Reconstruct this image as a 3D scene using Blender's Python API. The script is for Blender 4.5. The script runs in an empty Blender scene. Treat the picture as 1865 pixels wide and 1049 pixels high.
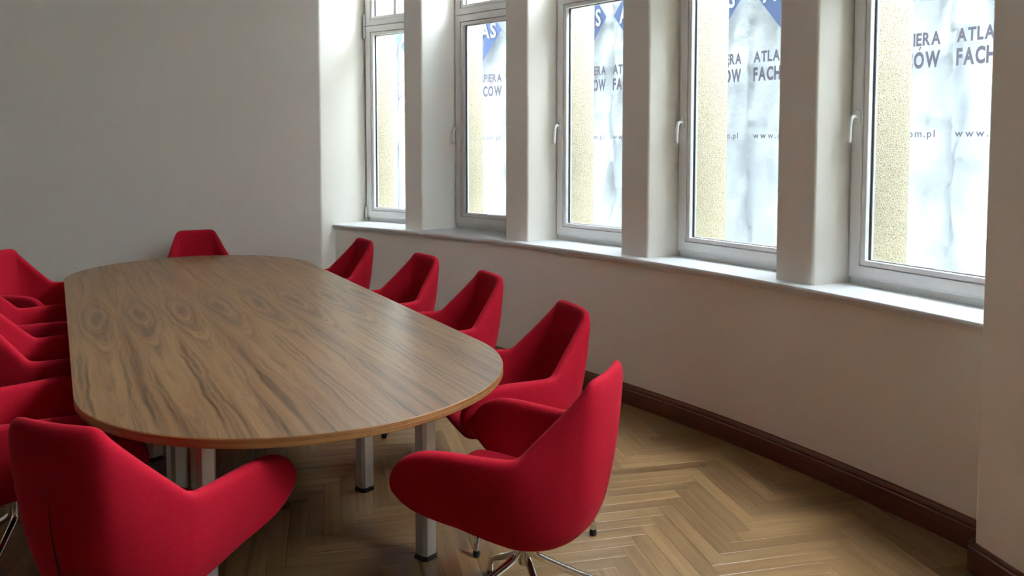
import bpy, bmesh, math, random
from math import sin, cos, radians, pi, sqrt, atan2, hypot
from mathutils import Vector, Matrix

random.seed(7)
SC = bpy.context.scene
COL = SC.collection

# ------------------------------------------------------------------ camera
CAM_H = 1.58
FPX, PX, PY, YH = 1455.0, 932.5, 349.0, 263.0
PITCH = math.atan((PY - YH) / FPX)
cam_d = bpy.data.cameras.new('camera')
cam = bpy.data.objects.new('camera', cam_d)
COL.objects.link(cam)
cam.location = (0, 0, CAM_H)
cam.rotation_euler = (pi / 2 - PITCH, 0, 0)
cam_d.sensor_width = 36.0
cam_d.lens = 36.0 * FPX / 1865.0
cam_d.shift_x = 0.0
cam_d.shift_y = -(1049 / 2.0 - PY) / 1865.0
cam_d.clip_start = 0.05
SC.camera = cam

# ------------------------------------------------------------------ sky (overcast) and exposure
world = bpy.data.worlds.new('overcast_sky')
SC.world = world
world.use_nodes = True
bg = world.node_tree.nodes['Background']
bg.inputs[0].default_value = (0.80, 0.90, 1.0, 1)
bg.inputs[1].default_value = 16.0
SC.view_settings.view_transform = 'Standard'
SC.view_settings.look = 'None'
SC.view_settings.gamma = 1.0
SC.view_settings.use_curve_mapping = False
SC.view_settings.exposure = 1.78
cy = SC.cycles
cy.use_denoising = True
try:
    cy.denoiser = 'OPENIMAGEDENOISE'
except Exception:
    pass
cy.max_bounces = 10
cy.diffuse_bounces = 6
cy.glossy_bounces = 4
cy.transmission_bounces = 6
cy.transparent_max_bounces = 12
cy.caustics_reflective = False
cy.caustics_refractive = False
cy.sample_clamp_indirect = 12.0

# ------------------------------------------------------------------ materials
def lin(r, g, b):
    def f(c):
        c /= 255.0
        return c / 12.92 if c <= 0.04045 else ((c + 0.055) / 1.055) ** 2.4
    return (f(r), f(g), f(b), 1.0)

def new_mat(name):
    m = bpy.data.materials.new(name)
    m.use_nodes = True
    nt = m.node_tree
    return m, nt, nt.nodes['Principled BSDF']

def node(nt, typ, **kw):
    n = nt.nodes.new(typ)
    for k, v in kw.items():
        setattr(n, k, v)
    return n

def link(nt, a, b):
    nt.links.new(a, b)

def math_n(nt, op, a, b=None, clamp=False):
    n = nt.nodes.new('ShaderNodeMath')
    n.operation = op
    n.use_clamp = clamp
    for i, v in enumerate((a, b)):
        if v is None:
            continue
        if isinstance(v, (int, float)):
            n.inputs[i].default_value = v
        else:
            nt.links.new(v, n.inputs[i])
    return n.outputs[0]

def ramp(nt, fac, stops):
    n = nt.nodes.new('ShaderNodeValToRGB')
    el = n.color_ramp.elements
    while len(el) < len(stops):
        el.new(0.5)
    for e, (p, c) in zip(el, stops):
        e.position = p
        e.color = c
    nt.links.new(fac, n.inputs[0])
    return n.outputs[0]

def bump(nt, bsdf, height, strength=0.1, dist=0.01):
    b = nt.nodes.new('ShaderNodeBump')
    b.inputs['Strength'].default_value = strength
    b.inputs['Distance'].default_value = dist
    nt.links.new(height, b.inputs['Height'])
    nt.links.new(b.outputs[0], bsdf.inputs['Normal'])

def simple(name, col, rough=0.5, metal=0.0, noise=None, spec=0.5):
    m, nt, b = new_mat(name)
    b.inputs['Base Color'].default_value = col
    b.inputs['Roughness'].default_value = rough
    b.inputs['Metallic'].default_value = metal
    b.inputs['Specular IOR Level'].default_value = spec
    if noise:
        scale, strength = noise
        tc = node(nt, 'ShaderNodeTexCoord')
        n = node(nt, 'ShaderNodeTexNoise')
        n.inputs['Scale'].default_value = scale
        n.inputs['Detail'].default_value = 4
        link(nt, tc.outputs['Object'], n.inputs['Vector'])
        bump(nt, b, n.outputs[0], strength, 0.002)
    return m

M = {}
M['plaster'] = simple('cream_wall_paint', (0.79, 0.76, 0.69, 1), 0.85, noise=(220, 0.10), spec=0.25)
M['ceiling'] = simple('white_ceiling_paint', (0.78, 0.77, 0.74, 1), 0.9)
M['sill'] = simple('white_sill_paint', (0.66, 0.67, 0.67, 1), 0.32, noise=(40, 0.03))
M['pvc'] = simple('white_window_plastic', (0.80, 0.80, 0.79, 1), 0.35)
M['gasket'] = simple('grey_window_gasket', (0.16, 0.16, 0.17, 1), 0.6)
M['handle'] = simple('white_handle_plastic', (0.85, 0.85, 0.84, 1), 0.25)
M['chrome'] = simple('polished_chrome', (0.72, 0.70, 0.67, 1), 0.10, 1.0)
M['hinge'] = simple('zinc_hinge', (0.62, 0.62, 0.60, 1), 0.3, 0.8)
M['alu'] = simple('satin_aluminium', (0.60, 0.59, 0.56, 1), 0.42, 0.75, noise=(300, 0.03))
M['rubber'] = simple('black_glide_plastic', (0.012, 0.012, 0.012, 1), 0.35)
M['steel'] = simple('dark_steel', (0.05, 0.05, 0.05, 1), 0.4, 0.8)
M['ground'] = simple('grey_paving', (0.30, 0.30, 0.29, 1), 0.9, noise=(12, 0.2))
M['zip'] = simple('dark_seam_thread', (0.025, 0.002, 0.004, 1), 0.8)

def mat_fabric():
    m, nt, b = new_mat('red_wool_upholstery')
    tc = node(nt, 'ShaderNodeTexCoord')
    n = node(nt, 'ShaderNodeTexNoise')
    n.inputs['Scale'].default_value = 260
    n.inputs['Detail'].default_value = 3
    link(nt, tc.outputs['Object'], n.inputs['Vector'])
    c = ramp(nt, n.outputs[0], [(0.3, (0.32, 0.005, 0.015, 1)), (0.7, (0.39, 0.008, 0.022, 1))])
    link(nt, c, b.inputs['Base Color'])
    b.inputs['Roughness'].default_value = 0.85
    b.inputs['Specular IOR Level'].default_value = 0.08
    b.inputs['Sheen Weight'].default_value = 0.10
    b.inputs['Sheen Roughness'].default_value = 0.4
    b.inputs['Sheen Tint'].default_value = (1.0, 0.20, 0.24, 1)
    bump(nt, b, n.outputs[0], 0.25, 0.001)
    return m
M['fabric'] = mat_fabric()

def mat_stucco():
    m, nt, b = new_mat('yellow_stucco')
    tc = node(nt, 'ShaderNodeTexCoord')
    v = node(nt, 'ShaderNodeTexVoronoi')
    v.inputs['Scale'].default_value = 130
    link(nt, tc.outputs['Object'], v.inputs['Vector'])
    n = node(nt, 'ShaderNodeTexNoise')
    n.inputs['Scale'].default_value = 170
    n.inputs['Detail'].default_value = 3
    link(nt, tc.outputs['Object'], n.inputs['Vector'])
    c = ramp(nt, n.outputs[0], [(0.34, (0.22, 0.185, 0.12, 1)), (0.46, (0.47, 0.42, 0.30, 1)), (0.8, (0.53, 0.48, 0.355, 1))])
    link(nt, c, b.inputs['Base Color'])
    b.inputs['Roughness'].default_value = 0.95
    b.inputs['Specular IOR Level'].default_value = 0.1
    bump(nt, b, v.outputs['Distance'], 0.8, 0.004)
    return m
M['stucco'] = mat_stucco()

def mat_glass():
    m = bpy.data.materials.new('clear_window_glass')
    m.use_nodes = True
    nt = m.node_tree
    nt.nodes.clear()
    out = node(nt, 'ShaderNodeOutputMaterial')
    tr = node(nt, 'ShaderNodeBsdfTransparent')
    tr.inputs[0].default_value = (0.97, 0.985, 0.98, 1)
    gl = node(nt, 'ShaderNodeBsdfGlossy')
    gl.inputs['Roughness'].default_value = 0.02
    fr = node(nt, 'ShaderNodeFresnel')
    fr.inputs[0].default_value = 1.35
    mx = node(nt, 'ShaderNodeMixShader')
    link(nt, fr.outputs[0], mx.inputs[0])
    link(nt, tr.outputs[0], mx.inputs[1])
    link(nt, gl.outputs[0], mx.inputs[2])
    link(nt, mx.outputs[0], out.inputs[0])
    return m
M['glass'] = mat_glass()

def mat_sheet(name, col, trans, wrinkle=False):
    """Thin sheet that scatters light forwards and back: tarpaulin and the ink on it."""
    m = bpy.data.materials.new(name)
    m.use_nodes = True
    nt = m.node_tree
    nt.nodes.clear()
    out = node(nt, 'ShaderNodeOutputMaterial')
    d = node(nt, 'ShaderNodeBsdfDiffuse')
    t = node(nt, 'ShaderNodeBsdfTranslucent')
    mx = node(nt, 'ShaderNodeMixShader')
    mx.inputs[0].default_value = trans
    link(nt, d.outputs[0], mx.inputs[1])
    link(nt, t.outputs[0], mx.inputs[2])
    link(nt, mx.outputs[0], out.inputs[0])
    if wrinkle:
        tc = node(nt, 'ShaderNodeTexCoord')
        n = node(nt, 'ShaderNodeTexNoise')
        n.inputs['Scale'].default_value = 2.2
        n.inputs['Detail'].default_value = 6
        link(nt, tc.outputs['Object'], n.inputs['Vector'])
        dark = tuple(c * 0.84 for c in col[:3]) + (1,)  # shade of the folds, put into the sheet colour as darker blotches
        c = ramp(nt, n.outputs[0], [(0.40, dark), (0.56, col)])
        link(nt, c, d.inputs[0])
        link(nt, c, t.inputs[0])
        b = node(nt, 'ShaderNodeBump')
        b.inputs['Strength'].default_value = 0.6
        b.inputs['Distance'].default_value = 0.03
        n2 = node(nt, 'ShaderNodeTexNoise')
        n2.inputs['Scale'].default_value = 9
        n2.inputs['Detail'].default_value = 5
        link(nt, tc.outputs['Object'], n2.inputs['Vector'])
        link(nt, n2.outputs[0], b.inputs['Height'])
        link(nt, b.outputs[0], d.inputs['Normal'])
        link(nt, b.outputs[0], t.inputs['Normal'])
    else:
        d.inputs[0].default_value = col
        t.inputs[0].default_value = col
    return m
M['tarp'] = mat_sheet('white_scaffold_sheet', (0.175, 0.189, 0.194, 1), 0.055, True)
M['ink'] = mat_sheet('grey_print', (0.066, 0.062, 0.077, 1), 0.25)
M['blue'] = mat_sheet('blue_print', (0.052, 0.070, 0.125, 1), 0.25)
M['white_ink'] = mat_sheet('white_print', (0.22, 0.235, 0.243, 1), 0.1)

def mat_plank():
    m, nt, b = new_mat('oak_parquet')
    uv = node(nt, 'ShaderNodeUVMap')
    geo = node(nt, 'ShaderNodeNewGeometry')
    oi = node(nt, 'ShaderNodeObjectInfo')
    r = math_n(nt, 'FRACT', math_n(nt, 'ADD', math_n(nt, 'MULTIPLY', geo.outputs['Random Per Island'], 7.31), math_n(nt, 'MULTIPLY', oi.outputs['Random'], 5.77)))
    comb = node(nt, 'ShaderNodeCombineXYZ')
    link(nt, math_n(nt, 'MULTIPLY', r, 37.0), comb.inputs[0])
    link(nt, math_n(nt, 'MULTIPLY', r, 91.0), comb.inputs[1])
    link(nt, math_n(nt, 'MULTIPLY', r, 53.0), comb.inputs[2])
    add = node(nt, 'ShaderNodeVectorMath', operation='ADD')
    link(nt, uv.outputs[0], add.inputs[0])
    link(nt, comb.outputs[0], add.inputs[1])
    mp = node(nt, 'ShaderNodeMapping')
    mp.inputs['Scale'].default_value = (1.6, 26, 1)
    link(nt, add.outputs[0], mp.inputs[0])
    n1 = node(nt, 'ShaderNodeTexNoise')
    n1.inputs['Scale'].default_value = 1.0
    n1.inputs['Detail'].default_value = 5
    n1.inputs['Distortion'].default_value = 0.8
    link(nt, mp.outputs[0], n1.inputs['Vector'])
    mp2 = node(nt, 'ShaderNodeMapping')
    mp2.inputs['Scale'].default_value = (14, 420, 1)
    link(nt, add.outputs[0], mp2.inputs[0])
    n2 = node(nt, 'ShaderNodeTexNoise')
    n2.inputs['Scale'].default_value = 1.0
    n2.inputs['Detail'].default_value = 3
    link(nt, mp2.outputs[0], n2.inputs['Vector'])
    g = math_n(nt, 'ADD', math_n(nt, 'MULTIPLY', n1.outputs[0], 0.75), math_n(nt, 'MULTIPLY', n2.outputs[0], 0.25))
    c = ramp(nt, g, [(0.30, (0.115, 0.058, 0.020, 1)), (0.50, (0.195, 0.112, 0.045, 1)), (0.72, (0.26, 0.162, 0.071, 1))])
    tone = ramp(nt, r, [(0.0, (0.70, 0.66, 0.60, 1)), (0.3, (0.92, 0.90, 0.88, 1)), (0.75, (1.05, 1.04, 1.02, 1)), (1.0, (1.25, 1.25, 1.22, 1))])
    mul = node(nt, 'ShaderNodeMix', data_type='RGBA', blend_type='MULTIPLY')
    mul.inputs[0].default_value = 1.0
    link(nt, c, mul.inputs[6])
    link(nt, tone, mul.inputs[7])
    link(nt, mul.outputs[2], b.inputs['Base Color'])
    b.inputs['Roughness'].default_value = 0.30
    b.inputs['Specular IOR Level'].default_value = 0.5
    bump(nt, b, n2.outputs[0], 0.05, 0.001)
    return m
M['plank'] = mat_plank()
M['gap'] = simple('dark_parquet_joint', (0.10, 0.052, 0.02, 1), 0.8)

def mat_skirting():
    m, nt, b = new_mat('red_brown_skirting_wood')
    tc = node(nt, 'ShaderNodeTexCoord')
    mp = node(nt, 'ShaderNodeMapping')
    mp.inputs['Scale'].default_value = (3, 3, 90)
    link(nt, tc.outputs['Object'], mp.inputs[0])
    n = node(nt, 'ShaderNodeTexNoise')
    n.inputs['Scale'].default_value = 1
    n.inputs['Detail'].default_value = 5
    link(nt, mp.outputs[0], n.inputs['Vector'])
    c = ramp(nt, n.outputs[0], [(0.3, (0.085, 0.026, 0.010, 1)), (0.7, (0.155, 0.052, 0.018, 1))])
    link(nt, c, b.inputs['Base Color'])
    b.inputs['Roughness'].default_value = 0.38
    return m
M['skirting'] = mat_skirting()

LEAF, EYE_N0 = 0.19, 0.161
def mat_veneer():
    """Walnut veneer, leaves 19 cm wide laid side by side so that the same knots repeat in rows across the top.
    Object space: x across the table, y along it."""
    m, nt, b = new_mat('walnut_veneer')
    tc = node(nt, 'ShaderNodeTexCoord')
    warp = node(nt, 'ShaderNodeTexNoise')
    warp.inputs['Scale'].default_value = 3.2
    warp.inputs['Detail'].default_value = 2
    link(nt, tc.outputs['Object'], warp.inputs['Vector'])
    sep = node(nt, 'ShaderNodeSeparateXYZ')
    link(nt, tc.outputs['Object'], sep.inputs[0])
    x, y = sep.outputs[0], sep.outputs[1]
    xw = math_n(nt, 'ADD', x, math_n(nt, 'MULTIPLY', math_n(nt, 'SUBTRACT', warp.outputs[0], 0.5), 0.03))
    k = math_n(nt, 'SUBTRACT', math_n(nt, 'DIVIDE', xw, LEAF), 0.126)
    kf = math_n(nt, 'FLOOR', k)
    par = math_n(nt, 'FRACT', math_n(nt, 'MULTIPLY', math_n(nt, 'ADD', kf, 100.0), 0.5))
    sgn = math_n(nt, 'SUBTRACT', 1.0, math_n(nt, 'MULTIPLY', par, 4.0))      # +1 / -1
    u0 = math_n(nt, 'SUBTRACT', math_n(nt, 'FRACT', k), 0.5)               # -.5 .. .5 in a leaf
    u = math_n(nt, 'MULTIPLY', u0, sgn)                                     # book-matched
    # the figure inside one leaf is the same for every leaf, so it is looked up at (u, y)
    leafv = node(nt, 'ShaderNodeCombineXYZ')
    link(nt, u, leafv.inputs[0])
    link(nt, y, leafv.inputs[1])
    def noise(sx, sy, detail, vec=None, rough=0.5):
        mp = node(nt, 'ShaderNodeMapping')
        mp.inputs['Scale'].default_value = (sx, sy, 1)
        link(nt, vec or leafv.outputs[0], mp.inputs[0])
        n = node(nt, 'ShaderNodeTexNoise')
        n.inputs['Scale'].default_value = 1.0
        n.inputs['Detail'].default_value = detail
        n.inputs['Roughness'].default_value = rough
        link(nt, mp.outputs[0], n.inputs['Vector'])
        return n.outputs[0]
    wob = math_n(nt, 'MULTIPLY', math_n(nt, 'SUBTRACT', noise(1.5, 2.6, 2), 0.5), 0.26)
    wob2 = math_n(nt, 'MULTIPLY', math_n(nt, 'SUBTRACT', noise(5.0, 14.0, 3), 0.5), 0.07)
    uu = math_n(nt, 'ADD', math_n(nt, 'ADD', u, wob), wob2)
    G = math_n(nt, 'POWER', uu, 2.0)
    gauss = []
    for yc, amp, sg in ((0.0, 0.24, 0.66), (-1.27, 0.045, 0.36), (1.22, 0.05, 0.36)):
        d = math_n(nt, 'DIVIDE', math_n(nt, 'SUBTRACT', y, yc), sg)
        e = math_n(nt, 'EXPONENT', math_n(nt, 'MULTIPLY', math_n(nt, 'POWER', d, 2.0), -1.0))
        gauss.append(e)
        G = math_n(nt, 'SUBTRACT', G, math_n(nt, 'MULTIPLY', e, amp))
    G = math_n(nt, 'ADD', G, 0.25)
    ph = math_n(nt, 'SQRT', math_n(nt, 'MAXIMUM', G, 0.0))                   # ring distance
    def along(f, fy, fu):
        rv = node(nt, 'ShaderNodeCombineXYZ')
        link(nt, math_n(nt, 'MULTIPLY', ph, f), rv.inputs[0])
        link(nt, math_n(nt, 'MULTIPLY', y, fy), rv.inputs[1])
        link(nt, math_n(nt, 'MULTIPLY', u, fu), rv.inputs[2])
        return noise(1, 1, 2.0, rv.outputs[0], 0.6)
    r1 = along(28.0, 0.5, 1.2)
    r2 = along(105.0, 0.9, 2.0)
    pn = noise(330, 8, 3, tc.outputs['Object'])
    st = noise(46, 1.1, 3, tc.outputs['Object'])
    v = math_n(nt, 'ADD', math_n(nt, 'MULTIPLY', r1, 0.38), math_n(nt, 'MULTIPLY', r2, 0.28))
    v = math_n(nt, 'ADD', v, math_n(nt, 'MULTIPLY', pn, 0.12))
    v = math_n(nt, 'ADD', v, math_n(nt, 'MULTIPLY', st, 0.22))
    def dip(pos, wd, amt, mask):
        q = math_n(nt, 'DIVIDE', math_n(nt, 'SUBTRACT', ph, pos), wd)
        e = math_n(nt, 'EXPONENT', math_n(nt, 'MULTIPLY', math_n(nt, 'POWER', q, 2.0), -1.0))
        return math_n(nt, 'MULTIPLY', math_n(nt, 'MULTIPLY', e, amt), mask)
    v = math_n(nt, 'SUBTRACT', v, dip(0.10, 0.055, 0.15, gauss[0]))
    v = math_n(nt, 'ADD', v, dip(0.19, 0.025, 0.05, gauss[0]))
    v = math_n(nt, 'SUBTRACT', v, dip(0.30, 0.035, 0.13, gauss[0]))
    # dark heartwood streak along one edge of a leaf; book-matching doubles it
    q = math_n(nt, 'DIVIDE', math_n(nt, 'SUBTRACT', uu, 0.50), 0.085)
    e = math_n(nt, 'EXPONENT', math_n(nt, 'MULTIPLY', math_n(nt, 'POWER', q, 2.0), -1.0))
    away = math_n(nt, 'SUBTRACT', 1.0, math_n(nt, 'MULTIPLY', gauss[0], 0.8))
    v = math_n(nt, 'SUBTRACT', v, math_n(nt, 'MULTIPLY', math_n(nt, 'MULTIPLY', e, 0.10), away))
    c = ramp(nt, v, [(0.33, (0.028, 0.010, 0.004, 1)), (0.42, (0.070, 0.030, 0.010, 1)), (0.49, (0.138, 0.067, 0.024, 1)), (0.58, (0.195, 0.104, 0.040, 1))])
    link(nt, c, b.inputs['Base Color'])
    b.inputs['Roughness'].default_value = 0.32
    b.inputs['Specular IOR Level'].default_value = 0.33
    bump(nt, b, pn, 0.04, 0.0005)
    return m
M['veneer'] = mat_veneer()

def mat_edge():
    m, nt, b = new_mat('walnut_edge_band')
    tc = node(nt, 'ShaderNodeTexCoord')
    mp = node(nt, 'ShaderNodeMapping')
    mp.inputs['Scale'].default_value = (2.0, 2.0, 260)
    link(nt, tc.outputs['Object'], mp.inputs[0])
    n = node(nt, 'ShaderNodeTexNoise')
    n.inputs['Scale'].default_value = 1.0
    n.inputs['Detail'].default_value = 4
    link(nt, mp.outputs[0], n.inputs['Vector'])
    c = ramp(nt, n.outputs[0], [(0.3, (0.16, 0.06, 0.016, 1)), (0.7, (0.36, 0.165, 0.05, 1))])
    link(nt, c, b.inputs['Base Color'])
    b.inputs['Roughness'].default_value = 0.45
    return m
M['edge'] = mat_edge()

# ------------------------------------------------------------------ helpers
def mesh_obj(name, verts, faces, mat, parent=None, smooth=False, link_it=True):
    me = bpy.data.meshes.new(name)
    me.from_pydata([tuple(v) for v in verts], [], faces)
    me.update()
    bm = bmesh.new()
    bm.from_mesh(me)
    bmesh.ops.recalc_face_normals(bm, faces=bm.faces)
    bm.to_mesh(me)
    bm.free()
    if mat is not None:
        me.materials.append(mat)
    if smooth:
        for p in me.polygons:
            p.use_smooth = True
    o = bpy.data.objects.new(name, me)
    if link_it:
        COL.objects.link(o)
    if parent is not None:
        o.parent = parent
    return o

def empty(name, loc=(0, 0, 0), rz=0.0):
    o = bpy.data.objects.new(name, None)
    o.empty_display_size = 0.1
    COL.objects.link(o)
    o.location = loc
    o.rotation_euler = (0, 0, rz)
    return o

def tag(o, label=None, cat=None, group=None, kind=None):
    if label:
        o['label'] = label
    if cat:
        o['category'] = cat
    if group:
        o['group'] = group
    if kind:
        o['kind'] = kind
    return o

class MB:
    def __init__(self):
        self.v, self.f = [], []
    def add(self, vs, fs):
        k = len(self.v)
        self.v += [tuple(p) for p in vs]
        self.f += [tuple(i + k for i in q) for q in fs]
    def box(self, x0, x1, y0, y1, z0, z1):
        vs = [(x, y, z) for z in (z0, z1) for y in (y0, y1) for x in (x0, x1)]
        self.add(vs, [(0, 1, 3, 2), (4, 5, 7, 6), (0, 1, 5, 4), (2, 3, 7, 6), (0, 2, 6, 4), (1, 3, 7, 5)])
    def prism(self, poly, z0, z1):
        n = len(poly)
        vs = [(p[0], p[1], z0) for p in poly] + [(p[0], p[1], z1) for p in poly]
        self.add(vs, [tuple(range(n)), tuple(range(n, 2 * n))] + [(i, (i + 1) % n, n + (i + 1) % n, n + i) for i in range(n)])
    def ring(self, x0, x1, z0, z1, w, y0, y1):
        """Rectangular frame in the xz plane, bars w wide, mitred."""
        o = [(x0, z0), (x1, z0), (x1, z1), (x0, z1)]
        i = [(x0 + w, z0 + w), (x1 - w, z0 + w), (x1 - w, z1 - w), (x0 + w, z1 - w)]
        vs = [(a, y, c) for y in (y0, y1) for pts in (o, i) for a, c in pts]
        fs = []
        for k in range(4):
            j = (k + 1) % 4
            fs += [(k, j, 4 + j, 4 + k), (8 + k, 8 + j, 12 + j, 12 + k), (k, j, 8 + j, 8 + k), (4 + k, 4 + j, 12 + j, 12 + k)]
        self.add(vs, fs)
    def tube(self, pts, rad, sides=10, caps=True):
        pts = [Vector(p) for p in pts]
        rads = rad if isinstance(rad, (list, tuple)) else [rad] * len(pts)
        t = (pts[1] - pts[0]).normalized()
        up = Vector((0, 0, 1)) if abs(t.z) < 0.9 else Vector((0, 1, 0))
        nrm = (up - t * up.dot(t)).normalized()
        vs, fs = [], []
        for i, p in enumerate(pts):
            if i == 0:
                tt = pts[1] - pts[0]
            elif i == len(pts) - 1:
                tt = pts[-1] - pts[-2]
            else:
                tt = (pts[i + 1] - p).normalized() + (p - pts[i - 1]).normalized()
            tt.normalize()
            nrm = (nrm - tt * nrm.dot(tt)).normalized()
            bn = tt.cross(nrm)
            for k in range(sides):
                a = 2 * pi * k / sides
                vs.append(p + (nrm * cos(a) + bn * sin(a)) * rads[i])
        for i in range(len(pts) - 1):
            for k in range(sides):
                j = (k + 1) % sides
                fs.append((i * sides + k, i * sides + j, (i + 1) * sides + j, (i + 1) * sides + k))
        if caps:
            fs.append(tuple(range(sides)))
            fs.append(tuple((len(pts) - 1) * sides + k for k in range(sides)))
        self.add(vs, fs)
    def build(self, name, mat, parent=None, smooth=False):
        return mesh_obj(name, self.v, self.f, mat, parent, smooth)

def bevel(o, w, seg=2):
    m = o.modifiers.new('bevel', 'BEVEL')
    m.width = w
    m.segments = seg
    m.limit_method = 'ANGLE'
    m.angle_limit = radians(40)
    return o

def smooth_angle(o, deg=40):
    for p in o.data.polygons:
        p.use_smooth = True
    try:
        o.data.set_sharp_from_angle(angle=radians(deg))
    except Exception:
        pass
    return o

def catmull(pts, n):
    out = []
    P = [Vector(p) for p in pts]
    P = [P[0] * 2 - P[1]] + P + [P[-1] * 2 - P[-2]]
    for i in range(1, len(P) - 2):
        for k in range(n):
            t = k / n
            a, b, c, d = P[i - 1], P[i], P[i + 1], P[i + 2]
            out.append(0.5 * ((2 * b) + (c - a) * t + (2 * a - 5 * b + 4 * c - d) * t * t + (3 * b - a - 3 * c + d) * t ** 3))
    out.append(P[-2])
    return out

# ------------------------------------------------------------------ the bow: a circle in plan
CX, CY, R0 = -6.38218, -0.81504, 9.01853
def pol(a, r, z=None):
    """Point of the bow at angle a (degrees) and r metres outside the sill's front edge."""
    x = CX + (R0 + r) * cos(radians(a))
    y = CY + (R0 + r) * sin(radians(a))
    return (x, y) if z is None else (x, y, z)

SILL_Z = 0.90
WIN_TOP, WALL_TOP = 3.95, 4.35
OUT_R = 0.69
A_LEFT, A_RIGHT = 57.45, 24.5
PIER_R = -0.126

# pillars between the windows: (angle of left front edge, of right front edge)
PIL = [(52.70, 51.45), (45.90, 44.53), (39.17, 37.79), (32.05, 30.63)]
# windows: (angle of the left frame edge, depth of the frame)
WIN_L = [(57.30, 0.385), (51.10, 0.400), (44.28, 0.330), (37.45, 0.282), (30.40, 0.285)]
WIN_R = [52.95, 46.15, 39.42, 32.30, 24.75]

def arc_pts(a0, a1, r, n):
    return [pol(a0 + (a1 - a0) * k / n, r) for k in range(n + 1)]

def arc_slab(mb, a0, a1, r0, r1, z0, z1, n=48):
    inn, out = arc_pts(a0, a1, r0, n), arc_pts(a0, a1, r1, n)
    vs, fs = [], []
    for i in range(n + 1):
        vs += [(inn[i][0], inn[i][1], z0), (inn[i][0], inn[i][1], z1), (out[i][0], out[i][1], z1), (out[i][0], out[i][1], z0)]
    for i in range(n):
        a, b = 4 * i, 4 * (i + 1)
        for k in range(4):
            j = (k + 1) % 4
            fs.append((a + k, a + j, b + j, b + k))
    fs += [(0, 1, 2, 3), (4 * n, 4 * n + 1, 4 * n + 2, 4 * n + 3)]
    mb.add(vs, fs)

def arc_sweep(mb, a0, a1, prof, n=60):
    """Sweep a closed (r, z) profile along the bow."""
    m = len(prof)
    vs, fs = [], []
    for i in range(n + 1):
        a = a0 + (a1 - a0) * i / n
        vs += [pol(a, r, z) for r, z in prof]
    for i in range(n):
        for k in range(m):
            j = (k + 1) % m
            fs.append((i * m + k, i * m + j, (i + 1) * m + j, (i + 1) * m + k))
    fs += [tuple(range(m)), tuple(n * m + k for k in range(m))]
    mb.add(vs, fs)

def line_sweep(mb, p0, p1, prof, side=1):
    """Sweep an (offset into the room, z) profile along a straight wall foot from p0 to p1."""
    d = Vector((p1[0] - p0[0], p1[1] - p0[1], 0)).normalized()
    nrm = Vector((-d.y, d.x, 0)) * side
    m = len(prof)
    vs = []
    for p in (p0, p1):
        vs += [(p[0] + nrm.x * o, p[1] + nrm.y * o, z) for o, z in prof]
    fs = [(k, (k + 1) % m, m + (k + 1) % m, m + k) for k in range(m)] + [tuple(range(m)), tuple(range(m, 2 * m))]
    mb.add(vs, fs)

# ------------------------------------------------------------------ room shell
LC = pol(A_LEFT, PIER_R)
RC = pol(A_RIGHT, PIER_R)
dl = (cos(radians(178)), sin(radians(178)))
dr = (cos(radians(-79)), sin(radians(-79)))
LW = (LC[0] + dl[0] * 4.9, LC[1] + dl[1] * 4.9)
RW = (RC[0] + dr[0] * 5.6, RC[1] + dr[1] * 5.6)
BL = (LW[0] - 0.9, -6.5)
BR = (RW[0] + 0.1, -6.5)

# wall with the bow window: parapet and lintel, its pillars are children
mb = MB()
arc_slab(mb, A_LEFT, A_RIGHT, 0.03, OUT_R, -0.4, SILL_Z - 0.035)
arc_slab(mb, A_LEFT, A_RIGHT, 0.085, OUT_R, WIN_TOP, WALL_TOP + 0.5)
wall_window = mb.build('wall_window', M['plaster'])
tag(wall_window, 'cream bowed wall under and around the row of tall windows', 'wall', kind='structure')

def pillar_poly(aL, aR, aLb, aRb, rb):
    return [pol(aL, 0.085), pol(aR, 0.085), pol(aRb, rb), pol(aLb, rb)]
for i, (aL, aR) in enumerate(PIL):
    aRb, rR = WIN_L[i + 1]
    aLb, rL = WIN_R[i], WIN_L[i][1]
    mb = MB()
    fl, fr = pol(aL, 0.085), pol(aR, 0.085)
    mb.prism([fl, fr, pol(aRb, rR + 0.05), pol(aLb, rL + 0.05)], SILL_Z - 0.012, WIN_TOP + 0.02)
    p = mb.build('pillar', M['plaster'], wall_window)
    bevel(p, 0.012, 3)
    smooth_angle(p, 50)
    mb = MB()
    mb.prism([pol(aLb - 0.10, rL + 0.068), pol(aRb + 0.10, rR + 0.068), pol(aRb - 0.20, OUT_R + 0.02), pol(aLb + 0.15, OUT_R + 0.02)], SILL_Z - 0.03, WIN_TOP + 0.05)
    s = mb.build('stucco_pier', M['stucco'], wall_window)
    tag(s, 'yellow rough-cast outer side of the pillar')

# left wall and right wall, each ending in the pier beside the bow
def seg_wall(name, poly, label, mat='plaster'):
    mb = MB()
    mb.prism(poly, -0.4, WALL_TOP + 0.5)
    o = mb.build(name, M[mat])
    tag(o, label, 'wall', kind='structure')
    return o
LO, RO = pol(A_LEFT, WIN_L[0][1] + 0.05), pol(A_RIGHT, WIN_L[4][1] + 0.05)
LO2, RO2 = pol(A_LEFT + 1.5, OUT_R), pol(A_RIGHT - 1.5, OUT_R)
nl = (dl[1], -dl[0]) if dl[1] * (LO[0] - LC[0]) - dl[0] * (LO[1] - LC[1]) > 0 else (-dl[1], dl[0])
nr = (dr[1], -dr[0]) if dr[1] * (RO[0] - RC[0]) - dr[0] * (RO[1] - RC[1]) > 0 else (-dr[1], dr[0])
wall_left = seg_wall('wall_left', [LC, LO, LO2, (LW[0] + nl[0] * 0.5, LW[1] + nl[1] * 0.5), LW], 'plain cream wall at the far end of the room, left of the windows')
SIDE_WIN = [(0.45, 2.05)]
ST = 0.30                            # thickness of that wall            # openings along the right wall, metres from the pier corner
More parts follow.
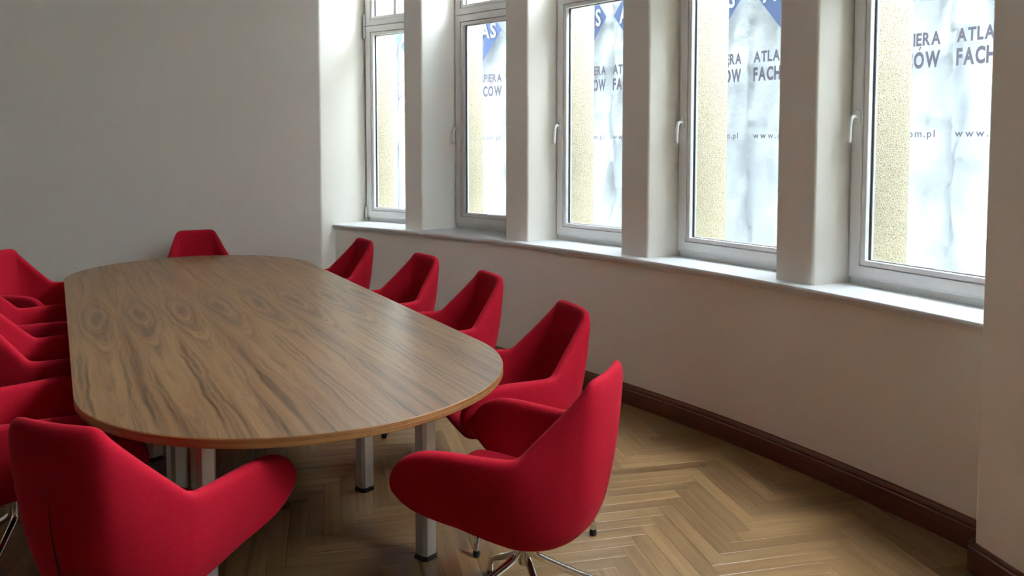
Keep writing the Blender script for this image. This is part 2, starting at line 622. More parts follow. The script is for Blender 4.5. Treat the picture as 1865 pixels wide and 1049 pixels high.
def rw(t, o=0.0):
    return (RC[0] + dr[0] * t + nr[0] * o, RC[1] + dr[1] * t + nr[1] * o)
mb = MB()
mb.prism([RC, RO, RO2, rw(SIDE_WIN[0][0], ST), rw(SIDE_WIN[0][0])], -0.4, WALL_TOP + 0.5)
ends = [w[1] for w in SIDE_WIN]
starts = [w[0] for w in SIDE_WIN[1:]] + [5.6]
for a, b in zip(ends, starts):
    mb.prism([rw(a), rw(a, ST), rw(b, ST), rw(b)], -0.4, WALL_TOP + 0.5)
for a, b in SIDE_WIN:
    mb.prism([rw(a), rw(a, ST), rw(b, ST), rw(b)], -0.4, SILL_Z - 0.035)
    mb.prism([rw(a), rw(a, ST), rw(b, ST), rw(b)], WIN_TOP, WALL_TOP + 0.5)
wall_right = mb.build('wall_right', M['plaster'])
tag(wall_right, 'plain cream wall to the right of the last window', 'wall', kind='structure')
bevel(wall_left, 0.012, 3)
bevel(wall_right, 0.012, 3)
for w, a, b in ((wall_left, A_LEFT, 1), (wall_right, A_RIGHT, -1)):
    rr = WIN_L[0][1] if b == 1 else WIN_L[4][1]
    af = WIN_L[0][0] if b == 1 else WIN_R[4]
    mb = MB()
    mb.prism([pol(af - b * 0.05, rr + 0.068), pol(af - b * 0.28, OUT_R + 0.02), pol(a + b * 2.5, OUT_R + 0.02), pol(a + b * 1.2, rr + 0.068)], SILL_Z - 0.03, WIN_TOP + 0.05)
    s = mb.build('stucco_pier', M['stucco'], w)
    tag(s, 'yellow rough-cast outer side of the wall end')

def strip_wall(name, p, q, label, mat='plaster', t=0.3):
    d = Vector((q[0] - p[0], q[1] - p[1], 0)).normalized()
    n = Vector((d.y, -d.x, 0))
    mid = Vector(((p[0] + q[0]) / 2, (p[1] + q[1]) / 2, 0))
    if (mid + n - Vector((-1.5, 2, 0))).length < (mid - n - Vector((-1.5, 2, 0))).length:
        n = -n
    return seg_wall(name, [p, q, (q[0] + n.x * t, q[1] + n.y * t), (p[0] + n.x * t, p[1] + n.y * t)], label, mat)
strip_wall('wall_side', LW, BL, 'cream side wall of the room behind the left chairs')
strip_wall('wall_back', BL, BR, 'unseen wall behind the viewer, made dark to cut bounced light', 'skirting')  # dark finish is made up to lessen bounce light in the room
strip_wall('wall_corner', BR, RW, 'short cream wall beside the right wall')

room_poly = [LC] + [pol(A_LEFT + (A_RIGHT - A_LEFT) * k / 24, 0.06) for k in range(25)] + [RC, RW, BR, BL, LW]
big_poly = [LC, pol(A_LEFT, 0.5)] + [pol(A_LEFT + (A_RIGHT - A_LEFT) * k / 24, 0.5) for k in range(1, 24)] + [pol(A_RIGHT, 0.5), RC,
            (RW[0] + 0.2, RW[1]), (BR[0] + 0.3, BR[1] - 0.3), (BL[0] - 0.3, BL[1] - 0.3), (LW[0] - 0.3, LW[1])]
mb = MB()
mb.prism(big_poly, WALL_TOP, WALL_TOP + 0.3)
tag(mb.build('ceiling', M['ceiling']), 'plain white ceiling', 'ceiling', kind='structure')

# ------------------------------------------------------------------ floor: herringbone oak
mb = MB()
mb.prism(room_poly, -0.30, -0.012)
floor = mb.build('floor', M['gap'])
tag(floor, 'oak floor laid in herringbone', 'floor', kind='structure')

PW = 0.071
PL = PW * 7
A_AX = radians(13.2)
pa = (cos(A_AX), sin(A_AX))
qa = (-sin(A_AX), cos(A_AX))
ANCH = (0.979, 3.187)
def plank_mesh(name, L, W):
    g, b = 0.0003, 0.0007
    h = 0.012
    x1, y1 = L / 2 - g, W / 2 - g
    vs = [(-x1, -y1, -h), (x1, -y1, -h), (x1, y1, -h), (-x1, y1, -h),
          (-x1, -y1, -b), (x1, -y1, -b), (x1, y1, -b), (-x1, y1, -b),
          (-x1 + b, -y1 + b, 0), (x1 - b, -y1 + b, 0), (x1 - b, y1 - b, 0), (-x1 + b, y1 - b, 0)]
    fs = [(8, 9, 10, 11)]
    for k in range(4):
        j = (k + 1) % 4
        fs += [(k, j, 4 + j, 4 + k), (4 + k, 4 + j, 8 + j, 8 + k)]
    return vs, fs
pv, pf = plank_mesh('plank', PL, PW)
pme = bpy.data.meshes.new('plank')
pme.from_pydata(pv, [], pf)
uvl = pme.uv_layers.new(name='UVMap')
for lp in pme.loops:
    v = pme.vertices[lp.vertex_index].co
    uvl.data[lp.index].uv = (v.x, v.y)
pme.materials.append(M['plank'])
pme.update()

def in_poly(x, y, poly):
    c = False
    n = len(poly)
    for i in range(n):
        x1, y1 = poly[i]
        x2, y2 = poly[(i + 1) % n]
        if (y1 > y) != (y2 > y) and x < (x2 - x1) * (y - y1) / (y2 - y1) + x1:
            c = not c
    return c

def project(X, Y, Z):
    Z -= CAM_H
    c, s = cos(PITCH), sin(PITCH)
    d = Y * c - Z * s
    up = Y * s + Z * c
    if d < 0.05:
        return None
    return PX + FPX * X / d, PY - FPX * up / d, d

TH = radians(119.87)
ta = (cos(TH), sin(TH))
tn = (sin(TH), -cos(TH))
TN, T0, T1, TR = 0.802, 3.001, 5.625, 0.765
TOP_Z = 0.74
def tab(n, t, z=None):
    x, y = n * tn[0] + t * ta[0], n * tn[1] + t * ta[1]
    return (x, y) if z is None else (x, y, z)

def under_top(X, Y):
    """True when the table top hides this point of the floor from the viewer."""
    k = (CAM_H - TOP_Z) / CAM_H
    x, y = X * k, Y * k
    n, t = x * tn[0] + y * tn[1] - TN, x * ta[0] + y * ta[1]
    dt = max(T0 - t, 0, t - T1)
    return hypot(n, dt) < TR - 0.01

planks = []
for m in range(-14, 15):
    for k in range(-150, 151):
        for typ in (0, 1):
            if typ == 0:
                cp, cq = k * PW + PL / 2 + m * PL, k * PW + PW / 2 - m * PL
            else:
                cp, cq = k * PW + PL + PW / 2 + m * PL, (k + 1) * PW - PL / 2 - m * PL
            cp -= PL + PW
            cq -= PW - PL
            X = ANCH[0] + cp * pa[0] + cq * qa[0]
            Y = ANCH[1] + cp * pa[1] + cq * qa[1]
            if not in_poly(X, Y, room_poly):
                # keep boards whose end reaches into the room
                e = pa if typ == 0 else qa
                if not any(in_poly(X + e[0] * s, Y + e[1] * s, room_poly) for s in (-PL / 2.2, PL / 2.2)):
                    continue
            planks.append((X, Y, A_AX + (pi / 2 if typ else 0)))
def seen(pl):
    X, Y, r = pl
    best = 0
    for s in (-0.2, 0, 0.2):
        x, y = X + cos(r) * s, Y + sin(r) * s
        q = project(x, y, 0)
        if q and -30 < q[0] < 1895 and 0 < q[1] < 1079 and not under_top(x, y):
            best += 1
    if not best:
        return 0
    q = project(X, Y, 0)
    return best / (q[2] ** 3) if q else 0
scored = sorted(((seen(p), p) for p in planks), key=lambda t: -t[0])
near = [p for s, p in scored[:296] if s > 0]
nearset = set(near)
rest = [p for p in planks if p not in nearset]
for X, Y, r in near:
    o = bpy.data.objects.new('plank', pme)
    o.location = (X, Y, random.uniform(-0.0004, 0.0))
    o.rotation_euler = (0, 0, r)
    o.parent = floor
    COL.objects.link(o)
vs, fs, uvs = [], [], []
for X, Y, r in rest:
    k = len(vs)
    c, s = cos(r), sin(r)
    vs += [(X + x * c - y * s, Y + x * s + y * c, z) for x, y, z in pv]
    for q in pf:
        fs.append(tuple(i + k for i in q))
        uvs += [(pv[i][0], pv[i][1]) for i in q]
rme = bpy.data.meshes.new('parquet')
rme.from_pydata(vs, [], fs)
ul = rme.uv_layers.new(name='UVMap')
for i, u in enumerate(uvs):
    ul.data[i].uv = u
rme.materials.append(M['plank'])
ro = bpy.data.objects.new('parquet', rme)
ro.parent = floor
ro['kind'] = 'stuff'
COL.objects.link(ro)

# ------------------------------------------------------------------ skirting boards
SK = [(0.0, 0.0), (0.020, 0.0), (0.020, 0.088), (0.014, 0.094), (0.016, 0.100), (0.012, 0.110), (0.006, 0.115), (0.004, 0.122), (0.0, 0.122)]
mb = MB()
arc_sweep(mb, A_LEFT, A_RIGHT, [(0.032 - o * 1.35, z) for o, z in SK])
tag(smooth_angle(mb.build('baseboard_window', M['skirting']), 25), 'dark red-brown skirting board along the wall under the windows', 'skirting', kind='structure')
mb = MB()
line_sweep(mb, (RC[0] + 0.004, RC[1] + 0.02), RW, SK, -1)
p = (RC[0], RC[1])
q = pol(A_RIGHT, 0.03)
line_sweep(mb, (p[0] - 0.004, p[1] - 0.004), q, [(-o, z) for o, z in SK], -1)
tag(smooth_angle(mb.build('baseboard_right', M['skirting']), 25), 'red-brown skirting board along the right wall', 'skirting', kind='structure')
mb = MB()
line_sweep(mb, LC, LW, SK, 1)
tag(smooth_angle(mb.build('baseboard_left', M['skirting']), 25), 'red-brown skirting board along the far left wall', 'skirting', kind='structure')

# ------------------------------------------------------------------ window sill: one long moulded board
prof = [(0.43, SILL_Z - 0.045), (0.028, SILL_Z - 0.045), (0.022, SILL_Z - 0.045), (0.018, SILL_Z - 0.036), (0.010, SILL_Z - 0.034),
        (0.010, SILL_Z - 0.030), (0.002, SILL_Z - 0.027), (-0.002, SILL_Z - 0.018), (-0.002, SILL_Z - 0.009), (0.002, SILL_Z - 0.002), (0.009, SILL_Z), (0.43, SILL_Z)]
mb = MB()
arc_sweep(mb, A_LEFT - 0.02, A_RIGHT + 0.02, prof, 72)
sill = smooth_angle(mb.build('trim_1', M['sill']), 35)
tag(sill, 'long curved white window sill with a moulded front edge', 'sill', kind='structure')

for k, (a, b) in enumerate(SIDE_WIN):
    mb = MB()
    mb.prism([rw(a, -0.03), rw(a, 0.20), rw(b, 0.20), rw(b, -0.03)], SILL_Z - 0.035, SILL_Z)
    tag(bevel(mb.build('trim_%d' % (k + 2), M['sill']), 0.006), 'short white sill of the side window in the right wall', 'sill', kind='structure')

# ------------------------------------------------------------------ windows
Z_FRAME = 0.933
Z_SEAM = 2.612
FW, SW, BW = 0.018, 0.050, 0.026     # fixed frame, sash and bead, as seen from inside
WIN_AX = [(Vector(pol(WIN_L[i][0], WIN_L[i][1], 0)), Vector(pol(WIN_R[i], WIN_L[i][1], 0))) for i in range(5)]
WIN_AX += [(Vector(rw(a, 0.16) + (0,)), Vector(rw(b, 0.16) + (0,))) for a, b in SIDE_WIN]
names_w = ['far left window', 'second window from the far end', 'middle window', 'second window from the right', 'large window nearest the viewer at the right', 'side window in the right wall']
for i, (pL, pR) in enumerate(WIN_AX):
    d = pR - pL
    W = d.length
    w = empty('window_%d' % (i + 1), pL, atan2(d.y, d.x))
    tag(w, 'tall white plastic window, ' + names_w[i], 'window', kind='structure')
    # local: x along the window to the right, +y outwards, z up
    mb = MB()
    mb.ring(0, W, Z_FRAME, WIN_TOP, FW + 0.03, 0.012, 0.066)
    mb.box(0.02, W - 0.02, 0.014, 0.08, Z_SEAM - 0.03, Z_SEAM + 0.03)
    bevel(mb.build('frame', M['pvc'], w), 0.003)
    mb = MB()
    mb.box(0.0, W, 0.03, 0.07, SILL_Z - 0.005, Z_FRAME)
    mb.build('sill_strip', M['pvc'], w)
    for z0, z1, up in ((Z_FRAME + FW - 0.006, Z_SEAM - 0.003, False), (Z_SEAM + 0.003, WIN_TOP - FW, True)):
        x0, x1 = FW, W - FW
        mb = MB()
        mb.ring(x0, x1, z0, z1, SW, 0.0, 0.05)
        s = bevel(mb.build('upper_sash' if up else 'sash', M['pvc'], w), 0.003)
        mb = MB()
        mb.ring(x0 + SW + 0.0025, x1 - SW - 0.0025, z0 + SW + 0.0025, z1 - SW - 0.0025, BW, 0.007, 0.034)
        bevel(mb.build('glazing_bead', M['pvc'], s), 0.004)
        mb = MB()
        mb.ring(x0 + SW - 0.004, x1 - SW + 0.004, z0 + SW - 0.004, z1 - SW + 0.004, BW + 0.005, 0.0345, 0.0370)
        g0 = x0 + SW + BW
        mb.ring(g0 - 0.002, x1 - SW - BW + 0.002, z0 + SW + BW - 0.002, z1 - SW - BW + 0.002, 0.004, 0.0455, 0.049)
        mb.build('gasket', M['gasket'], s)
        mb = MB()
        mb.ring(x0 + SW - 0.004, x1 - SW + 0.004, z0 + SW - 0.004, z1 - SW + 0.004, BW + 0.009, 0.050, 0.064)
        mb.build('outer_sash_rim', M['pvc'], s)
        mb = MB()
        gx0, gx1, gz0, gz1 = g0 - 0.006, x1 - SW - BW + 0.006, z0 + SW + BW - 0.006, z1 - SW - BW + 0.006
        mb.add([(gx0, 0.044, gz0), (gx1, 0.044, gz0), (gx1, 0.044, gz1), (gx0, 0.044, gz1)], [(0, 1, 2, 3)])
        mb.build('pane', M['glass'], s)
        if up:
            mb = MB()
            xm = W / 2
            mb.box(xm - 0.017, xm + 0.017, 0.012, 0.043, z0 + SW, z1 - SW)
            mb.box(xm - 0.017, xm + 0.017, 0.053, 0.066, z0 + SW, z1 - SW)
            bevel(mb.build('glazing_bar', M['pvc'], s), 0.004)
        # handle on the left stile of the lower sash (the first window is hung on that side)
        if not up and i > 0:
            hx, hz = 0.043, 1.712
            mb = MB()
            pts = [(hx + 0.015 * cos(2 * pi * k / 20), 0, hz + (0.019 if sin(2 * pi * k / 20) > 0 else -0.019) + 0.015 * sin(2 * pi * k / 20)) for k in range(20)]
            n = 20
            vs = [(x, 0.0, z) for x, _, z in pts] + [(x, -0.009, z) for x, _, z in pts]
            mb.add(vs, [tuple(range(n)), tuple(range(n, 2 * n))] + [(k, (k + 1) % n, n + (k + 1) % n, n + k) for k in range(n)])
            h = bevel(mb.build('window_handle', M['handle'], w), 0.003)
            smooth_angle(h, 40)
            mb = MB()
            path = catmull([(hx, -0.008, hz), (hx, -0.030, hz), (hx, -0.045, hz - 0.012), (hx - 0.002, -0.051, hz - 0.05), (hx - 0.003, -0.054, hz - 0.125)], 5)
            nn = len(path)
            mb.tube(path, [0.0095 + 0.001 * (k / nn) for k in range(nn)], 12)
            mb.build('lever', M['handle'], h, True)
        if not up and i == 0:
            for zc in (Z_FRAME + 0.05, Z_SEAM - 0.055, Z_SEAM + 0.055):
                mb = MB()
                mb.tube([(0.010, -0.010, zc - 0.045), (0.010, -0.010, zc + 0.045)], 0.009, 10)
                mb.box(0.002, 0.020, -0.006, 0.006, zc - 0.03, zc + 0.03)
                mb.tube([(0.010, -0.010, zc - 0.053), (0.010, -0.010, zc - 0.045)], 0.0115, 10)
                smooth_angle(mb.build('hinge', M['hinge'], w), 40)

# ------------------------------------------------------------------ outside: printed scaffold sheeting and ground
BAN_R = 1.53
BLOCKS = [(64.5, 61.1), (60.692, 57.26), (56.86, 53.43), (53.03, 50.24), (49.84, 47.054), (46.643, 43.54), (43.09, 39.994), (39.431, 36.03), (35.53, 32.139), (31.618, 28.22), (27.72, 24.3)]
SHEETS = [(68.5, 60.89), (60.89, 53.23), (53.23, 46.85), (46.85, 39.71), (39.71, 31.88), (31.88, 24.0), (24.0, 15.0)]
sheet_lab = ['white scaffold sheet hanging past the far end of the window row',
             'white printed scaffold sheet seen in the far left window and the window beside it',
             'white printed scaffold sheet whose lettering ends at the left in the middle window',
             'white printed scaffold sheet from the right of the middle window to the fourth window',
             'white printed scaffold sheet reading ATLAS FACH in the fourth window from the left',
             'white printed scaffold sheet at the right half of the window nearest the viewer',
             'white printed scaffold sheet hanging beyond the right end of the window row']
def sheet_off(a, z, seed):
    return (0.020 * sin(a * 3.1 + seed) + 0.014 * sin(z * 5.3 + seed * 2 + a) + 0.010 * sin(z * 13 + a * 7 + seed)
            + 0.012 * abs(sin(z * 2.7 + seed)) + 0.016 * ((z * 2.6 + 0.05 * sin(a * 2 + seed) + seed * 0.37) % 1.0))
sheet_objs = []
for i, (a0, a1) in enumerate(SHEETS):
    na, nz = 24, 150
    vs, fs = [], []
    for k in range(nz + 1):
        z = -1.0 + 4.75 * k / nz
        for j in range(na + 1):
            a = a0 + 0.10 + (a1 - a0 - 0.20) * j / na
            vs.append(pol(a, BAN_R + 0.045 + sheet_off(a, z, i * 1.7), z))
    for k in range(nz):
        for j in range(na):
            p = k * (na + 1) + j
            fs.append((p, p + 1, p + na + 2, p + na + 1))
    o = mesh_obj('exterior_tarpaulin', vs, fs, M['tarp'], None, True)
    tag(o, sheet_lab[i], 'tarpaulin', 'printed sheets on the scaffold')
    sheet_objs.append(o)

vs, fs = [], []  # added unseen sheet: blocks low daylight coming through the side window
for k in range(60):
    z = -1.0 + 4.4 * k / 59
    for j in range(40):
        p = rw(-0.3 + 4.6 * j / 39, 1.45 + 0.012 * sin(j * 0.9 + z * 3) + 0.010 * sin(z * 9))
        vs.append((p[0], p[1], z))
for k in range(59):
    for j in range(39):
        q = k * 40 + j
        fs.append((q, q + 1, q + 41, q + 40))
o = mesh_obj('exterior_tarpaulin', vs, fs, M['tarp'], None, True)
tag(o, 'added plain white sheet, out of view, cutting low light at the side window', 'tarpaulin', 'printed sheets on the scaffold')

DG = bpy.context.evaluated_depsgraph_get
def text_mesh(s, bold):
    cu = bpy.data.curves.new('lettering', 'FONT')
    cu.body = s
    cu.size = 1.0
    cu.offset = bold
    cu.resolution_u = 3
    o = bpy.data.objects.new('lettering_source', cu)
    COL.objects.link(o)
    bpy.context.view_layer.update()
    me = bpy.data.meshes.new_from_object(o.evaluated_get(DG()))
    COL.objects.unlink(o)
    bpy.data.objects.remove(o)
    return me
def text_verts(s, bold, space=0.0):
    """Letters set on one line; returns verts, faces, width and cap height in text units."""
    vs, fs = [], []
    cache = {}
    x = 0.0
    cap = None
    for ch in s:
        acc = ch == 'Ó'
        if acc:
            ch = 'O'
        if ch == ' ':
            x += 0.26
            continue
        if ch not in cache:
            me = text_mesh(ch, bold)
            cache[ch] = ([(v.co.x, v.co.y) for v in me.vertices], [tuple(p.vertices) for p in me.polygons])
            bpy.data.meshes.remove(me)
        pv_, pf_ = cache[ch]
        mn, mxx = min(p[0] for p in pv_), max(p[0] for p in pv_)
        k = len(vs)
        vs += [(p[0] - mn + x, p[1]) for p in pv_]
        fs += [tuple(i + k for i in q) for q in pf_]
        if acc:
            h = max(p[1] for p in pv_)
            m_ = x + (mxx - mn) * 0.5
            k = len(vs)
            vs += [(m_ - 0.04, h + 0.05), (m_ + 0.05, h + 0.05), (m_ + 0.18, h + 0.22), (m_ + 0.04, h + 0.22)]
            fs.append((k, k + 1, k + 2, k + 3))
        x += mxx - mn + 0.07 + space
    return vs, fs, x - 0.07 - space
CAPU = None
t1 = text_verts('ATLAS WSPIERA', 0.036)
t2 = text_verts('FACHOWCÓW', 0.040)
t3 = text_verts('www.atlas.com.pl', 0.014, 0.12)
t4 = text_verts('ATLAS', 0.020)
capm = text_mesh('H', 0.0)
CAPU = max(v.co.y for v in capm.vertices)
bpy.data.meshes.remove(capm)

def lay(mb, T, a0, a1, z0, cap, r):
    """Lay a line of lettering on the bow between two angles, baseline at z0."""
    vs, fs, wd = T
    out = []
    for x, y in vs:
        a = a0 + (a1 - a0) * x / wd
        out.append(pol(a, r, z0 + y / CAPU * cap))
    mb.add(out, fs)

for a0, a1 in BLOCKS:
    mid = (a0 + a1) / 2
    par = None
    for o, (s0, s1) in zip(sheet_objs, SHEETS):
        if s0 >= mid >= s1:
            par = o
    mb = MB()
    lay(mb, t1, a0, a1, CAM_H + 0.60, 0.072, BAN_R)
    mb.build('slogan_line', M['ink'], par)
    mb = MB()
    lay(mb, t2, a0, a1, CAM_H + 0.466, 0.090, BAN_R)
    mb.build('slogan_line', M['ink'], par)
    mb = MB()
    lay(mb, t3, a0 - 0.03, a1 + 0.10, CAM_H + 0.045, 0.042, BAN_R)
    mb.build('web_address', M['ink'], par)
    zc, hh = CAM_H + 1.09, 0.385
    vs, fs = [], []
    ns = 12
    for k in range(ns + 1):
        u = k / ns
        a = a0 + (a1 - a0) * u
        e = hh * (1 - abs(2 * u - 1))
        vs += [pol(a, BAN_R + 0.004, zc - e), pol(a, BAN_R + 0.004, zc + e)]
        if k:
            fs.append((2 * k - 2, 2 * k, 2 * k + 1, 2 * k - 1))
    mesh_obj('emblem', vs, fs, M['blue'], par)
    mb = MB()
    lay(mb, t4, a0 + (a1 - a0) * 0.11, a1 - (a1 - a0) * 0.11, zc - 0.068, 0.136, BAN_R - 0.002)
    mb.build('emblem_lettering', M['white_ink'], par)

mb = MB()
mb.prism([pol(72, 0.7), pol(60, 0.7), pol(50, 0.7), pol(40, 0.7), pol(30, 0.7), pol(12, 0.7), pol(8, 9), pol(25, 11), pol(45, 12), pol(60, 11), pol(76, 9)], -1.3, -1.05)
tag(mb.build('exterior_ground', M['ground']), 'grey paving outside below the windows', 'ground', kind='structure')

# ------------------------------------------------------------------ table
tc_ = tab(TN, (T0 + T1) / 2)
t_mid = (T0 + T1) / 2
table = empty('conference_table', (tc_[0], tc_[1], 0), TH - pi / 2)   # local x across (towards the windows), y along
tag(table, 'long walnut conference table with rounded ends on grey metal legs', 'table')
HL = (T1 - T0) / 2
def stadium(r, n=40):
    pts = []
    for k in range(n + 1):
        a = pi * k / n
        pts.append((r * cos(a), HL + r * sin(a)))
    for k in range(n + 1):
        a = pi + pi * k / n
        pts.append((r * cos(a), -HL + r * sin(a)))
    return pts
def stadium_stack(name, levels, mat, caps=True):
    """Stack of stadium rings (radius, z) closed top and bottom."""
    vs, fs = [], []
    m = len(stadium(1))
    for r, z in levels:
        vs += [(x, y, z) for x, y in stadium(r)]
    for i in range(len(levels) - 1):
        for k in range(m):
            j = (k + 1) % m
            fs.append((i * m + k, i * m + j, (i + 1) * m + j, (i + 1) * m + k))
    if caps:
        fs += [tuple(range(m)), tuple((len(levels) - 1) * m + k for k in range(m))]
    return mesh_obj(name, vs, fs, mat, table)
stadium_stack('tabletop', [(TR - 0.0015, TOP_Z - 0.028), (TR - 0.0015, TOP_Z - 0.001), (TR - 0.0025, TOP_Z)], M['veneer'])
vs, fs = [], []
lv = [(TR - 0.004, TOP_Z - 0.030), (TR - 0.001, TOP_Z - 0.030), (TR + 0.0005, TOP_Z - 0.028), (TR + 0.0005, TOP_Z - 0.0165), (TR - 0.0006, TOP_Z - 0.0155), (TR + 0.0005, TOP_Z - 0.0145),
      (TR + 0.0005, TOP_Z - 0.003), (TR - 0.0008, TOP_Z - 0.0006), (TR - 0.004, TOP_Z - 0.0008)]
eb = stadium_stack('edge_band', lv, M['edge'], caps=False)
tag(eb, 'orange-brown edge band')
def oct_poly(r, cut=0.36):
    c = r * (1 - cut)
    return [(r, -c), (r, c), (c, r), (-c, r), (-r, c), (-r, -c), (-c, -r), (c, -r)]
for tt in (2.75, 3.444, t_mid, 2 * t_mid - 3.444, 2 * t_mid - 2.75):
    for nn in (0.402, 1.198):
        x, y = nn - TN, tt - t_mid
        mb = MB()
        mb.prism(oct_poly(0.033), 0.018, TOP_Z - 0.036)
        leg = mb.build('leg', M['alu'], table)
        leg.location = (x, y, 0)
        leg.rotation_euler = (0, 0, radians(18))
        mb = MB()
        mb.prism(oct_poly(0.037), 0.0, 0.012)
        mb.prism(oct_poly(0.032), 0.012, 0.02)
        ft = mb.build('foot', M['rubber'], leg)
        mb = MB()
        mb.prism(oct_poly(0.055, 0.2), TOP_Z - 0.036, TOP_Z - 0.0285)
        mb.build('mounting_plate', M['steel'], leg)

# ------------------------------------------------------------------ chair
RIM = [(0, -.302, .885), (.06, -.300, .885), (.108, -.295, .885), (.137, -.287, .882), (.156, -.275, .869), (.168, -.254, .846), (.188, -.215, .801), (.207, -.168, .750), (.231, -.126, .701),
       (.246, -.100, .670), (.253, -.086, .656), (.259, -.070, .650), (.267, -.035, .648), (.278, .03, .650), (.290, .12, .653), (.299, .19, .652), (.306, .25, .640), (.309, .300, .608),
       (.307, .328, .566), (.299, .322, .522)]
BOT = [(0, -.175, .362), (.03, -.175, .362), (.06, -.173, .362), (.082, -.169, .362), (.100, -.163, .362), (.118, -.155, .362), (.14, -.140, .362), (.16, -.120, .363), (.174, -.100, .365),
       (.183, -.085, .366), (.188, -.075, .367), (.192, -.065, .368), (.198, -.042, .371), (.206, -.005, .378), (.215, .035, .388), (.223, .07, .399), (.230, .10, .409), (.236, .122, .418),
       (.240, .142, .425), (.243, .160, .433)]
RIM = [(x, y, z + 0.013 * max(0.0, min(1.0, (z - 0.5) / 0.15))) for x, y, z in RIM]
NB = 10
NV = 10
def shell_point(i, v):
    """Outer surface: v=0 at the seat base, v=1 at the rim."""
    R, B = Vector(RIM[i]), Vector(BOT[i])
    # controls: leave the base outwards, reach the rim nearly upright
    c1 = B + Vector((R.x * 1.0 - B.x, R.y * 0.95 - B.y, 0)) * 0.50 + Vector((0, 0, 0.025))
    c2 = Vector((B.x + (R.x - B.x) * 0.93, R.y, B.z + (R.z - B.z) * 0.50))
    w = min(1.0, max(0.0, (i - 12) / 5.0))        # the arm front: a plain upright panel fanning out from its lower corner
    c1 = c1.lerp(B + (R - B) * 0.36 + Vector((0.010, 0, -0.012 - 0.006 * max(0, i - 17))), w)
    c2 = c2.lerp(B + (R - B) * 0.72 + Vector((0.010, 0.004 * max(0, i - 17), -0.006 - 0.012 * max(0, i - 17))), w)
    e = min(1.0, i / NB)
    b2 = Vector((B.x + (R.x - B.x) * 0.9 + 0.10 * (1 - e) * e, -0.300 + 0.20 * e ** 1.4, 0.56))
    b1 = Vector((B.x + 0.02 * e, -0.262 + 0.14 * e ** 1.3, 0.385))
    k = max(0.0, min(1.0, (i - 4) / 9.0))
    k = k * k * (3 - 2 * k)
    c1, c2 = b1.lerp(c1, k), b2.lerp(c2, k)
    a = (1 - v)
    return B * a ** 3 + c1 * 3 * a * a * v + c2 * 3 * a * v * v + R * v ** 3

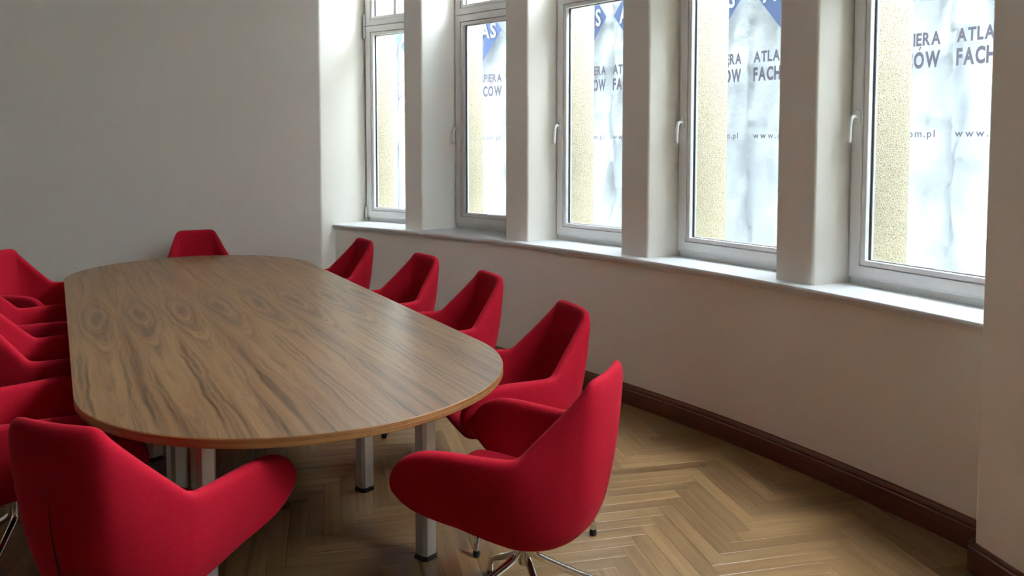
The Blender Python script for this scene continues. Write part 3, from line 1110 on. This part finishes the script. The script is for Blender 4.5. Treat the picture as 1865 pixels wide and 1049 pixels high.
def make_chair(name):
    root = empty(name)
    n = len(RIM)
    cols = [(-1, i) for i in range(n - 1, 0, -1)] + [(1, i) for i in range(n)]
    vs, fs = [], []
    rows = []
    for q in (0.0, 0.35, 0.7):
        row = []
        for s, i in cols:
            b = Vector(BOT[i])
            c = Vector((0, 0.03, 0.358))
            p = c.lerp(b, q)
            row.append((s * p.x, p.y, p.z))
        rows.append(row)
    for k in range(NV + 1):
        row = []
        for s, i in cols:
            p = shell_point(i, k / NV)
            row.append((s * p.x, p.y, p.z))
        rows.append(row)
    m = len(cols)
    cen = (0, 0.03, 0.358)
    vs.append(cen)
    for row in rows[1:]:
        vs += row
    for j in range(m - 1):
        fs.append((0, 1 + j + 1, 1 + j))
    for k in range(len(rows) - 2):
        for j in range(m - 1):
            a = 1 + k * m + j
            fs.append((a, a + 1, a + m + 1, a + m))
    sh = mesh_obj('shell', vs, fs, M['fabric'], root, True)
    # make the normals point outwards (away from the sitter)
    me = sh.data
    pc = me.polygons[len(me.polygons) // 2 + m // 2]
    top = max(me.polygons, key=lambda p: p.center.z)
    if top.normal.y > 0:
        me.flip_normals()
    so = sh.modifiers.new('padding', 'SOLIDIFY')
    so.thickness = 0.046
    so.offset = -1
    so.use_even_offset = False
    sb = sh.modifiers.new('soft', 'SUBSURF')
    sb.levels = sb.render_levels = 2
    # seat cushion with a rounded front
    vs, fs = [], []
    prof = [(0.250, .456), (0.282, .458), (0.297, .465), (0.297, .476), (0.284, .486), (0.25, .490), (0.10, .482), (0.0, .476), (-0.10, .478), (-0.16, .490)]
    xs = [-1, -.94, -.7, -.35, 0, .35, .7, .94, 1]
    for xf in xs:
        for k, (y, z) in enumerate(prof):
            half = 0.236 if y > 0.05 else (0.222 - 0.50 * max(0, 0.01 - y))
            edge = 0.014 if abs(xf) == 1 else (0.003 if abs(xf) > .9 else 0)
            vs.append((xf * half, y - edge * (1 if k < 5 else 0), z - (edge if k > 2 else 0)))
    K = len(prof)
    for a in range(len(xs) - 1):
        for k in range(K - 1):
            p = a * K + k
            fs.append((p, p + 1, p + K + 1, p + K))
    for a in range(len(xs) - 1):
        pass
    base_f = len(vs)
    for xf in xs:
        vs.append((xf * 0.21, 0.235, 0.455))
        vs.append((xf * 0.13, -0.09, 0.41))
    for a in range(len(xs) - 1):
        q = base_f + 2 * a
        fs.append((a * K, (a + 1) * K, q + 2, q))
        fs.append((q, q + 2, q + 3, q + 1))
    cu = mesh_obj('seat_cushion', vs, fs, M['fabric'], root, True)
    sb = cu.modifiers.new('soft', 'SUBSURF')
    sb.levels = sb.render_levels = 2
    # dark slit of the zip low on the back
    vs, fs = [], []
    zs = [0.20 + 0.64 * k / 16 for k in range(17)]
    for k, v in enumerate(zs):
        p = shell_point(0, v)
        q = shell_point(0, v + 0.01)
        t = (q - p).normalized()
        nn = Vector((0, -t.z, t.y))
        if nn.y > 0:
            nn = -nn
        hw = 0.0034 * min(1.0, (16 - k) / 8 + 0.12)
        p = p + nn * 0.0012
        vs += [(-hw, p.y, p.z), (hw, p.y, p.z)]
        if k:
            fs.append((2 * k - 2, 2 * k - 1, 2 * k + 1, 2 * k))
    z = mesh_obj('back_zip', vs, fs, M['zip'], root)
    tag(z, 'dark zip slit low on the back')
    # pedestal
    mb = MB()
    mb.tube([(0, 0, 0.225), (0, 0, 0.345)], 0.019, 16)
    smooth_angle(mb.build('column', M['chrome'], root), 40)
    mb = MB()
    mb.box(-0.10, 0.10, -0.09, 0.09, 0.340, 0.349)
    bevel(mb.build('seat_plate', M['steel'], root), 0.003)
    mb = MB()
    path = catmull([(0.026, 0, 0.335), (0.026, 0, 0.275), (0.034, 0, 0.252), (0.060, 0, 0.232), (0.16, 0, 0.172), (0.28, 0, 0.106), (0.322, 0, 0.080), (0.344, 0, 0.056), (0.349, 0, 0.018)], 5)
    mb.tube(path, 0.0122, 12)
    leg0 = mb.build('leg', M['chrome'], root, True)
    mb = MB()
    mb.tube([(0.3493, 0, 0.0), (0.3493, 0, 0.004), (0.349, 0, 0.010), (0.349, 0, 0.022), (0.349, 0, 0.026)], [0.012, 0.0145, 0.015, 0.0145, 0.0128], 12)
    gl = smooth_angle(mb.build('glide', M['rubber'], leg0), 40)
    for k in range(1, 4):
        l = leg0.copy()
        COL.objects.link(l)
        l.rotation_euler = (0, 0, pi / 2 * k)
        g = gl.copy()
        COL.objects.link(g)
        g.parent = l
    return root

def copy_tree(o, parent=None):
    c = o.copy()
    COL.objects.link(c)
    if parent is not None:
        c.parent = parent
    for ch in list(o.children):
        copy_tree(ch, c)
    return c

# x, y, facing (degrees), base angle (degrees), label
CHAIRS = [
    (0.042, 2.513, 156, 20, 'red swivel armchair nearest the viewer at the right, seen from its side'),
    (-1.050, 2.198, 72, 47, 'red armchair at the bottom left of the photo, seen from behind'),
    (0.012, 3.298, 201, 65, 'red armchair at the right side of the table, nearest of the row under the windows'),
    (-0.357, 4.128, 206, 73, 'second red armchair from the viewer in the row under the windows'),
    (-0.755, 4.800, 216, 30, 'third red armchair from the viewer in the row under the windows'),
    (-1.297, 5.625, 212, 55, 'farthest red armchair in the row under the windows, beside the corner'),
    (-2.410, 6.140, 298, 20, 'red armchair alone at the far end of the table against the plain wall'),
    (-3.055, 5.065, -10, 65, 'farthest red armchair on the left side of the table, turned towards its far end'),
    (-2.593, 4.250, 27, 35, 'red armchair second from the far end on the left side, mostly hidden behind its neighbour'),
    (-2.089, 3.569, 28, 15, 'red armchair third from the far end on the left side of the table'),
    (-1.769, 2.797, 30, 5, 'red armchair nearest the viewer on the left side of the table, cut by the edge'),
]
proto = make_chair('conference_chair')
for i, (x, y, fa, ba, lab) in enumerate(CHAIRS):
    c = proto if i == 0 else copy_tree(proto)
    c.location = (x, y, 0)
    rz = radians(fa) - pi / 2
    c.rotation_euler = (0, 0, rz)
    tag(c, lab, 'chair', 'red armchairs around the table')
    k = 0
    for ch in c.children:
        if ch.name.split('.')[0] == 'leg':
            ch.rotation_euler = (0, 0, radians(ba) - rz + pi / 2 * k)
            k += 1
